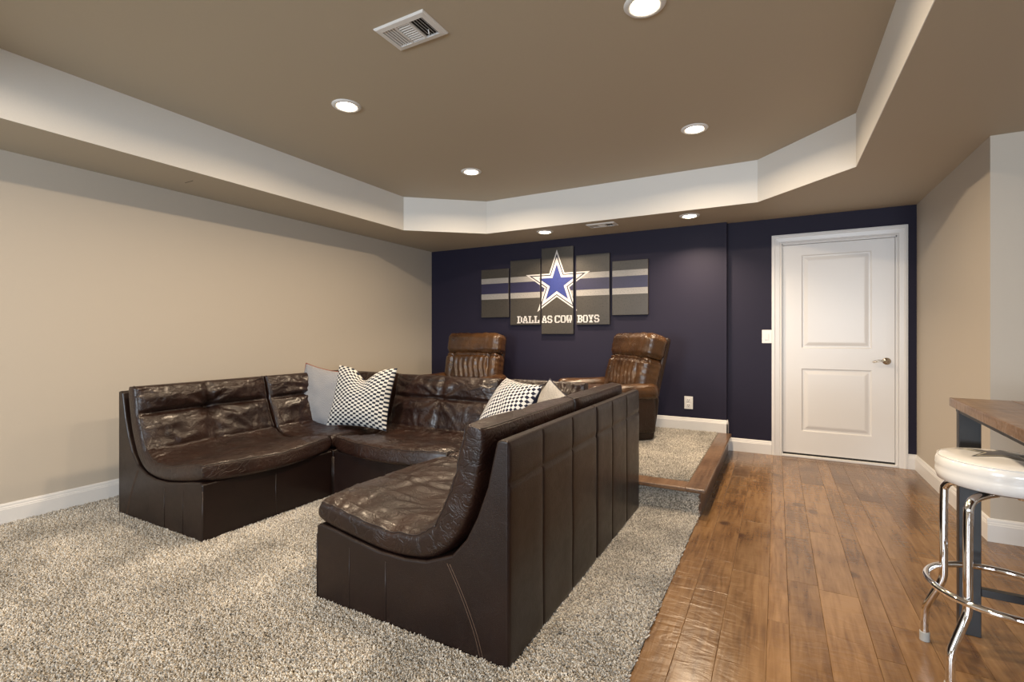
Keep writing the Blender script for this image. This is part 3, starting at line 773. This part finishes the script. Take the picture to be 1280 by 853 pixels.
# corner sections: one L cushion plus a second back along the other side
def corner(label, x, y, rz, Wd, su, seed, seams, side, m2, depth):
    t = thing('corner_sofa_section', label, 'sofa', (x, y, 0.012), rz, GS); seed_ctr[0] = seed
    base_part(t, Wd, su, seams)
    L_cushion(t, Wd, su, seed, bulge=0.0, style='plain')
    # second back: stands on the side 'side' (local +x / -x), facing across
    w = Wd/2
    e = bpy.data.objects.new('side_back', None); C.objects.link(e); e.parent = t
    e.location = (side*(w-0.002)-side*0.965*0.92, 0.36, 0.0); e.rotation_euler = (0, 0, -PI/2 if side > 0 else PI/2)
    L_cushion(e, 0.62, 0.92, seed+3.3, t_from=0.50, style='gold' if m2 else 'plain', names=('x', 'back_cushion'), m=m2 or M['leather'], res=(30, 30))
    for ch in list(e.children):
        pass
    bm = bmesh.new(); box(bm, side*(w-0.055), side*w, 0.01, 0.955*su, 0.012, 0.800)
    obj('side_panel', bm, M['leather_base'], t, bevel=0.012, seg=3)
    return t
corner('brown leather corner section behind the foreground section, with the far pillows', -1.851, 2.938, -PI/2, 0.890, 1.0, 5.1, (0.36, 0.70), -1, M['leather'], 0)
corner('brown leather corner section against the left beige wall, under the grey pillow', -2.915, 2.975, PI/2, 0.860, 0.985, 6.4, (0.33, 0.66), 1, None, 0)

# ------------------------------------------------------------------ pillows
def pillow(name, label, loc, rot, size, thick, mf, mb, piping=None, chop=0.0, seed=0.0, ears=0.05, droop=0.0):
    t = thing(name, label, 'pillow', loc, 0); t.rotation_euler = rot
    n = 36; w, h = size[0]/2, size[1]/2
    def P(a, b, side):
        e = (1-abs(a)**2.6)*(1-abs(b)**2.6); e = max(e, 0)
        th = thick/2*e**0.55
        xx = w*a*(1-ears*(1-b*b)*1.3); zz = h*b*(1-ears*(1-a*a)*1.3)
        if chop and b > -0.2: zz -= chop*gs(a-0.04, 0.33)*((b+0.2)/1.2)**2; th *= 1-0.35*gs(a-0.04, 0.22)*max(0, b)
        nn = noise.noise(Vector((a*2.2+seed, b*2.2, seed+side)))
        th += 0.016*nn*e**0.4 + 0.005*math.sin((abs(a)-abs(b))*22+seed)*gs(abs(a)+abs(b)-1.55, 0.3)*e**0.3
        zz -= droop*a*a*(b > 0)*b
        return Vector((xx, -side*th, zz+h))
    A = [math.sin(PI/2*(2*k/n-1)) for k in range(n+1)]
    for side, m, nm in ((1, mf, 'pillow_front'), (-1, mb, 'pillow_back')):
        vs = [P(a, b, side) for b in A for a in A]; uv = [((a+1)/2, (b+1)/2) for b in A for a in A]
        fs = []
        for i in range(n):
            for j in range(n):
                q = i*(n+1)+j; f = (q, q+1, q+n+2, q+n+1); fs.append(f if side > 0 else f[::-1])
        pydata(nm, vs, fs, m, t, smooth=True, uvs=uv)
    if piping:
        pts = [P(a, -1, 1) for a in A]+[P(1, b, 1) for b in A[1:]]+[P(a, 1, 1) for a in A[::-1][1:]]+[P(-1, b, 1) for b in A[::-1][1:-1]]
        tubeo('piping', pts, 0.005, piping, t, 6, True)
    return t
pillow('throw_pillow', 'grey linen pillow with rust piping, left of the big patterned pillow', (-3.575, 2.90, 0.42), (-0.24, 0.14, 0.16), (0.52, 0.52), 0.15, M['linen'], M['linen'], M['rust'], seed=2.0, ears=0.07)
pillow('throw_pillow', 'large black and white woven block pillow with a dented top, far left corner', (-2.97, 2.82, 0.465), (-0.30, 0.03, 0.22), (0.55, 0.51), 0.20, M['blocks'], M['navy_cloth'], None, chop=0.10, seed=5.0, ears=0.06)
pillow('throw_pillow', 'small black and white checked pillow with navy back, behind the foreground section', (-1.68, 2.72, 0.46), (-0.56, 0.02, -0.58), (0.50, 0.52), 0.20, M['checks'], M['navy_cloth'], None, seed=8.0, ears=0.05)
pillow('throw_pillow', 'pale grey pillow with navy piping, right of the checked pillow', (-1.48, 2.97, 0.46), (-0.50, 0.42, -0.45), (0.44, 0.44), 0.14, M['linen_pale'], M['linen_pale'], M['navy_piping'], seed=11.0, ears=0.08)

# ------------------------------------------------------------------ recliners
def puff(name, c, s, m, parent, rr=0.06, n=14, fn=None, rot=None):
    # rounded, slightly inflated box centred at c with full size s
    bm = bmesh.new(); hx, hy, hz = (q/2 for q in s); vd = {}
    def vert(p):
        k = tuple(round(q, 5) for q in p)
        if k not in vd:
            x, y, z = (p[0]*hx, p[1]*hy, p[2]*hz)
            ix, iy, iz = (max(-(h-rr), min(h-rr, v)) if h > rr else 0 for h, v in ((hx, x), (hy, y), (hz, z)))
            d = Vector((x-ix, y-iy, z-iz)); l = d.length
            q = Vector((ix, iy, iz)) + (d.normalized()*rr if l > 1e-9 else Vector((0, 0, 0)))
            if l > 1e-9: q = Vector((ix, iy, iz))+d.normalized()*min(rr, hx, hy, hz) 
            if fn:
                q += fn(Vector(p), d.normalized() if l > 1e-9 else Vector((0, 0, 0)))
            vd[k] = bm.verts.new(q)
        return vd[k]
    g = [math.sin(PI/2*(2*k/n-1)*0.999)/math.sin(PI/2*0.999) for k in range(n+1)]
    for ax in range(3):
        for sg in (-1, 1):
            for i in range(n):
                for j in range(n):
                    q = []
                    for (a, b_) in ((g[i], g[j]), (g[i+1], g[j]), (g[i+1], g[j+1]), (g[i], g[j+1])):
                        p = [0, 0, 0]; p[ax] = sg; p[(ax+1) % 3] = a; p[(ax+2) % 3] = b_; q.append(vert(tuple(p)))
                    try: bm.faces.new(q if sg > 0 else q[::-1])
                    except ValueError: pass
    o = obj(name, bm, m, parent, smooth=True); o.location = c
    if rot: o.rotation_euler = rot
    return o
def recliner(label, x, y, rz, lean):
    t = thing('recliner', label, 'armchair', (x, y, SZ+0.004), rz, 'bronze brown leather recliners on the stage')
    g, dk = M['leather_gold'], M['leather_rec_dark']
    def wob(seed, amp=0.006):
        return lambda p, n: n*(amp*noise.noise(Vector((p.x*4+seed, p.y*4, p.z*4)))*1.5)
    # base, tapering to the floor
    bm = bmesh.new()
    pr = [(-0.36, 0.42), (-0.38, 0.25), (-0.34, 0.0), (0.31, 0.0), (0.36, 0.30), (0.37, 0.42)]
    prism(bm, pr, lambda a, z: (-0.40+0.02*(0.42-z), a, z), lambda a, z: (0.40-0.02*(0.42-z), a, z))
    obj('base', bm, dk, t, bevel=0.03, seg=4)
    def seatf(p, n):
        d = 0.0
        if p.z > 0.5: d = 0.02*(1-p.x**2)*(1-p.y**2)-0.006*gs(p.y*0.3-0.02, 0.02)+0.004*math.sin(p.x*30)
        return n*d
    puff('seat', (0, -0.06, 0.40), (0.60, 0.66, 0.17), g, t, 0.07, fn=seatf)
    puff('footrest', (0, -0.40, 0.27), (0.60, 0.10, 0.26), g, t, 0.045, fn=wob(3))
    for s in (-1, 1):
        a = puff('armrest', (s*0.385, -0.02, 0.47), (0.16, 0.72, 0.16), M['leather_gold'] if s < 0 else M['leather_gold'], t, 0.075, fn=wob(s+5, 0.008))
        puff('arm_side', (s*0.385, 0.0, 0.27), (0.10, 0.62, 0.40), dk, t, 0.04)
    # leaning back
    b_ = bpy.data.objects.new('backrest', None); C.objects.link(b_); b_.parent = t; b_.location = (0, 0.24, 0.40); b_.rotation_euler = (-lean, 0, 0)
    def low(p, n):
        d = 0.0
        if p.y < -0.5:
            d += 0.012*math.sin(p.x*34+1.5*math.sin(p.z*4))*gs(p.z-0.1, 0.6)*(abs(p.x) < 0.66)     # vertical gathered channels
            d -= 0.028*gs(p.z+0.50, 0.09)*(abs(p.x) < 0.64)
            d -= 0.020*gs(abs(p.x)-0.67, 0.045)*(p.z > -0.6)
            d -= 0.018*gs(p.z-0.86, 0.08)
            d += 0.015*(1-p.x*p.x)
        d += 0.006*noise.noise(Vector((p.x*5, p.z*5, 2)))
        return n*d
    puff('lower_back', (0, 0.0, 0.17), (0.745, 0.23, 0.46), g, b_, 0.07, n=70, fn=low)
    def head(p, n):
        d = 0.010*noise.noise(Vector((p.x*3, p.z*3, 8)))
        d += 0.004*math.sin(p.x*20+5*noise.noise(Vector((p.x*3, 0, 1))))
        d -= 0.016*gs(abs(p.x)-0.60, 0.035)
        return n*d
    puff('headrest', (0, 0.0, 0.515), (0.745, 0.23, 0.27), g, b_, 0.075, n=22, fn=head)
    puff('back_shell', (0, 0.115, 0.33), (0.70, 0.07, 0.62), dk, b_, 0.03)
    return t
recliner('left of the two bronze leather recliners, facing forward beside the left wall', -3.27, 4.75, 0.06, 0.20)
recliner('right of the two bronze leather recliners, turned left beside the stage edge', -1.54, 4.84, -0.76, 0.25)

# ------------------------------------------------------------------ star canvases
CY = YB-0.032
def star(cx, cz, sx, sz, k, a0=PI/2, inner=0.382):
    return [(cx+sx*k*(1 if i % 2 == 0 else inner)*math.cos(a0+i*PI/5), cz+sz*k*(1 if i % 2 == 0 else inner)*math.sin(a0+i*PI/5)) for i in range(10)]
def clip(poly, x0, x1, z0, z1):
    def side(P, f, inter):
        out = []
        for i in range(len(P)):
            a, c = P[i-1], P[i]
            if f(c):
                if not f(a): out.append(inter(a, c))
                out.append(c)
            elif f(a): out.append(inter(a, c))
        return out
    def ix(v): return lambda a, c: (v, a[1]+(c[1]-a[1])*(v-a[0])/(c[0]-a[0]))
    def iz(v): return lambda a, c: (a[0]+(c[0]-a[0])*(v-a[1])/(c[1]-a[1]), v)
    P = poly
    for f, it in ((lambda p: p[0] >= x0, ix(x0)), (lambda p: p[0] <= x1, ix(x1)), (lambda p: p[1] >= z0, iz(z0)), (lambda p: p[1] <= z1, iz(z1))):
        if P: P = side(P, f, it)
    return P
FONT = {
'D': ["111110 ", "0110011", "0110011", "0110011", "0110011", "0110011", "111110 "],
'A': ["0011100", "0011100", "0110110", "0110110", "0111110", "1100011", "1110111"],
'L': ["11110  ", "0110000", "0110000", "0110000", "0110011", "0110011", "1111111"],
'S': ["0111110", "1100011", "1100000", "0111110", "0000011", "1100011", "0111110"],
'C': ["0111111", "1100011", "1100000", "1100000", "1100000", "1100011", "0111110"],
'O': ["0111110", "1100011", "1100011", "1100011", "1100011", "1100011", "0111110"],
'W': ["1110111", "1100011", "1101011", "1101011", "1111111", "0110110", "0110110"],
'B': ["1111110", "0110011", "0110011", "0111110", "0110011", "0110011", "1111110"],
'Y': ["1110111", "0110110", "0011100", "0011100", "0001000", "0011100", "0111110"]}
def text_quads(s, x0, x1, z0, z1):
    n = len(s); cw = (x1-x0)/n; out = []
    for i, ch in enumerate(s):
        if ch == ' ': continue
        for r, row in enumerate(FONT[ch]):
            c = 0
            while c < 7:
                if row[c] == '1':
                    c2 = c
                    while c2 < 7 and row[c2] == '1': c2 += 1
                    pw = cw*0.92/7; ph = (z1-z0)/7
                    xa = x0+i*cw+c*pw; xb = x0+i*cw+c2*pw; zb = z1-r*ph
                    out.append([(xa, zb-ph), (xb, zb-ph), (xb, zb), (xa, zb)]); c = c2
                else: c += 1
    return out
STAR = (-2.372, 1.842, 0.447, 0.419)
def flat(name, polys, rect, y, m, parent, ox, oz):
    vs = []; fs = []
    for P in polys:
        Q = clip(P, *rect)
        if len(Q) < 3: continue
        b0 = len(vs); vs += [(x-ox, y, z-oz) for x, z in Q]; fs.append(tuple(range(b0, b0+len(Q))))
    if not fs: return None
    return pydata(name, vs, fs, m, parent)
def star_polys(k):
    c = (STAR[0], STAR[1]); s = star(*STAR, k)
    return [[c, s[i], s[(i+1) % 10]] for i in range(10)]
canv = [(-3.465, -3.048, 1.443, 2.075, 'far left small striped canvas on the navy wall'), (-3.023, -2.597, 1.341, 2.168, 'second canvas from the left, striped, lettered DALL'),
        (-2.579, -2.157, 1.225, 2.290, 'tallest centre canvas bearing most of the blue star'), (-2.120, -1.708, 1.336, 2.170, 'second canvas from the right, striped, lettered BOYS'),
        (-1.677, -1.266, 1.442, 2.066, 'far right small striped canvas, nearest the door')]
texts = {1: [('DALL', -2.922, -2.600)], 2: [('AS', -2.572, -2.425), ('COW', -2.400, -2.166)], 3: [('BOYS', -2.105, -1.824)]}
for k, (x0, x1, z0, z1, lab) in enumerate(canv):
    ox, oz = (x0+x1)/2, (z0+z1)/2
    t = thing('wall_canvas', lab, 'wall art', (ox, CY, oz), 0, 'five-piece star canvas set')
    boxo('canvas', (x0-ox, x1-ox, 0, 0.030, z0-oz, z1-oz), M['ink_bg'], t, bevel=0.003)
    e = 0.0025; rect = (x0+e, x1-e, z0+e, z1-e)
    for nm, a, c, m in (('silver_stripe', 1.887, 1.956, 'ink_silver'), ('silver_stripe', 1.680, 1.752, 'ink_silver'), ('navy_stripe', 1.752, 1.887, 'ink_navy')):
        flat(nm, [[(x0, a), (x1, a), (x1, c), (x0, c)]], rect, -0.0005, M[m], t, ox, oz)
    for q, (kk, m) in enumerate(((1.0, 'ink_white'), (0.885, 'ink_line'), (0.79, 'ink_white'), (0.575, 'ink_blue'))):
        flat('star_print', star_polys(kk), rect, -0.0010-0.0005*q, M[m], t, ox, oz)
    for s, a, c in texts.get(k, []):
        flat('lettering', text_quads(s, a, c, 1.362, 1.452), rect, -0.0030, M['ink_white'], t, ox, oz)

# ------------------------------------------------------------------ pub table
tb = thing('pub_table', 'tall pub table with rustic plank top and black steel legs, right edge', 'table', (0.645, 2.72, 0), -0.045)
# local: +x right, -y toward the camera; top 0.95 high
TWX, TLY = 0.75, 2.1
random.seed(5); xx = 0.0
for w in (0.19, 0.18, 0.20, 0.18):
    boxo('plank', (xx+0.0006, xx+w-0.0006, -TLY, 0, 0.914, 0.950), M['table_wood'], tb, bevel=0.003)
    xx += w
boxo('under_rail', (0.03, 0.72, -0.08, -0.05, 0.885, 0.913), M['steel'], tb, bevel=0.002)
boxo('side_rail', (0.012, 0.04, -TLY+0.1, -0.05, 0.898, 0.914), M['steel'], tb, bevel=0.002)
for (lx, ly) in ((0.045, -0.085), (0.70, -0.085), (0.045, -TLY+0.1), (0.70, -TLY+0.1)):
    boxo('leg', (lx-0.034, lx+0.034, ly-0.02, ly+0.02, 0.0, 0.914), M['steel'], tb, bevel=0.002)
for yy in (-0.085, -TLY+0.1): boxo('stretcher', (0.08, 0.67, yy-0.015, yy+0.015, 0.165, 0.195), M['steel'], tb, bevel=0.002)

# ------------------------------------------------------------------ bar stool
sx, sy = 0.700, 2.325
st = thing('bar_stool', 'chrome bar stool with round white vinyl seat bearing a dark star', 'stool', (sx, sy, 0))
bm = bmesh.new(); lathe(bm, [(0, 0.687), (0.10, 0.687), (0.165, 0.689), (0.179, 0.695), (0.184, 0.712), (0.185, 0.728), (0.1825, 0.737), (0.185, 0.745), (0.184, 0.762), (0.179, 0.776), (0.170, 0.783), (0.12, 0.789), (0.06, 0.791), (0, 0.792)], seg=64)
seat = obj('seat', bm, M['vinyl'], st, smooth=True)
pts = [(0.1775*math.cos(a), 0.1775*math.sin(a), 0.7785) for a in [2*PI*k/64 for k in range(64)]]
tubeo('welt', pts, 0.0022, M['vinyl'], seat, 6, True)
bm = bmesh.new(); lathe(bm, [(0, 0.672), (0.10, 0.672), (0.115, 0.680), (0.115, 0.687), (0, 0.687)], seg=48); obj('seat_pan', bm, M['steel'], st, smooth=False)
for q, (k, m) in enumerate(((1.0, 'print_dark'), (0.86, 'print_cream'), (0.74, 'print_dark'))):
    s = star(0.005, 0.040, 0.135, 0.135, k, math.radians(3)); vs = []; fs = []
    # keep the print on the crown: tessellate radially so it follows the surface
    c = (0.005, 0.040)
    def zs(px, py):
        r = math.hypot(px, py); P = [(0, 0.792), (0.06, 0.791), (0.12, 0.789), (0.170, 0.783), (0.179, 0.776), (0.20, 0.76)]
        for (r0, z0), (r1, z1) in zip(P, P[1:]):
            if r0 <= r <= r1: return z0+(z1-z0)*(r-r0)/(r1-r0)
        return 0.76
    for i in range(10):
        a, b_ = s[i], s[(i+1) % 10]; NN = 6; grid = []
        for j in range(NN+1):
            f = j/NN; pa = (c[0]+(a[0]-c[0])*f, c[1]+(a[1]-c[1])*f); pb = (c[0]+(b_[0]-c[0])*f, c[1]+(b_[1]-c[1])*f)
            grid.append((pa, pb))
        for (p0, p1), (p2, p3) in zip(grid, grid[1:]):
            b0 = len(vs)
            for p in (p0, p1, p3, p2): vs.append((p[0], p[1], zs(*p)+0.0012+0.0006*q))
            fs.append((b0, b0+1, b0+2, b0+3))
    pydata('star_print', vs, fs, M[m], seat)
for ax in (-1, 1):
    for ay in (-1, 1):
        P = [(ax*0.03, ay*0.03, 0.664), (ax*0.075, ay*0.078, 0.664), (ax*0.112, ay*0.116, 0.655), (ax*0.128, ay*0.133, 0.632), (ax*0.131, ay*0.137, 0.60), (ax*0.132, ay*0.137, 0.45), (ax*0.132, ay*0.137, 0.33), (ax*0.134, ay*0.138, 0.275), (ax*0.146, ay*0.142, 0.235), (ax*0.168, ay*0.153, 0.175), (ax*0.181, ay*0.161, 0.135), (ax*0.184, ay*0.164, 0.09), (ax*0.184, ay*0.164, 0.004)]
        lg = tubeo('leg', smooth_path(P, 5), 0.0135, M['chrome'], st, 16)
        bm = bmesh.new(); lathe(bm, [(0, 0), (0.0165, 0), (0.0165, 0.034), (0.0138, 0.036)], ax*0.184, ay*0.164, 20, 0.0005); obj('foot_cap', bm, M['rubber'], lg, smooth=False)
        bm = bmesh.new(); tube(bm, [(ax*0.132, ay*0.137, 0.318), (ax*0.150, ay*0.152, 0.318)], 0.0065, 10); obj('rivet', bm, M['chrome'], lg, smooth=True)
RR = 0.209
tubeo('foot_ring', [(RR*math.cos(a), RR*math.sin(a), 0.314) for a in [2*PI*k/72 for k in range(72)]], 0.0115, M['chrome'], st, 14, True)
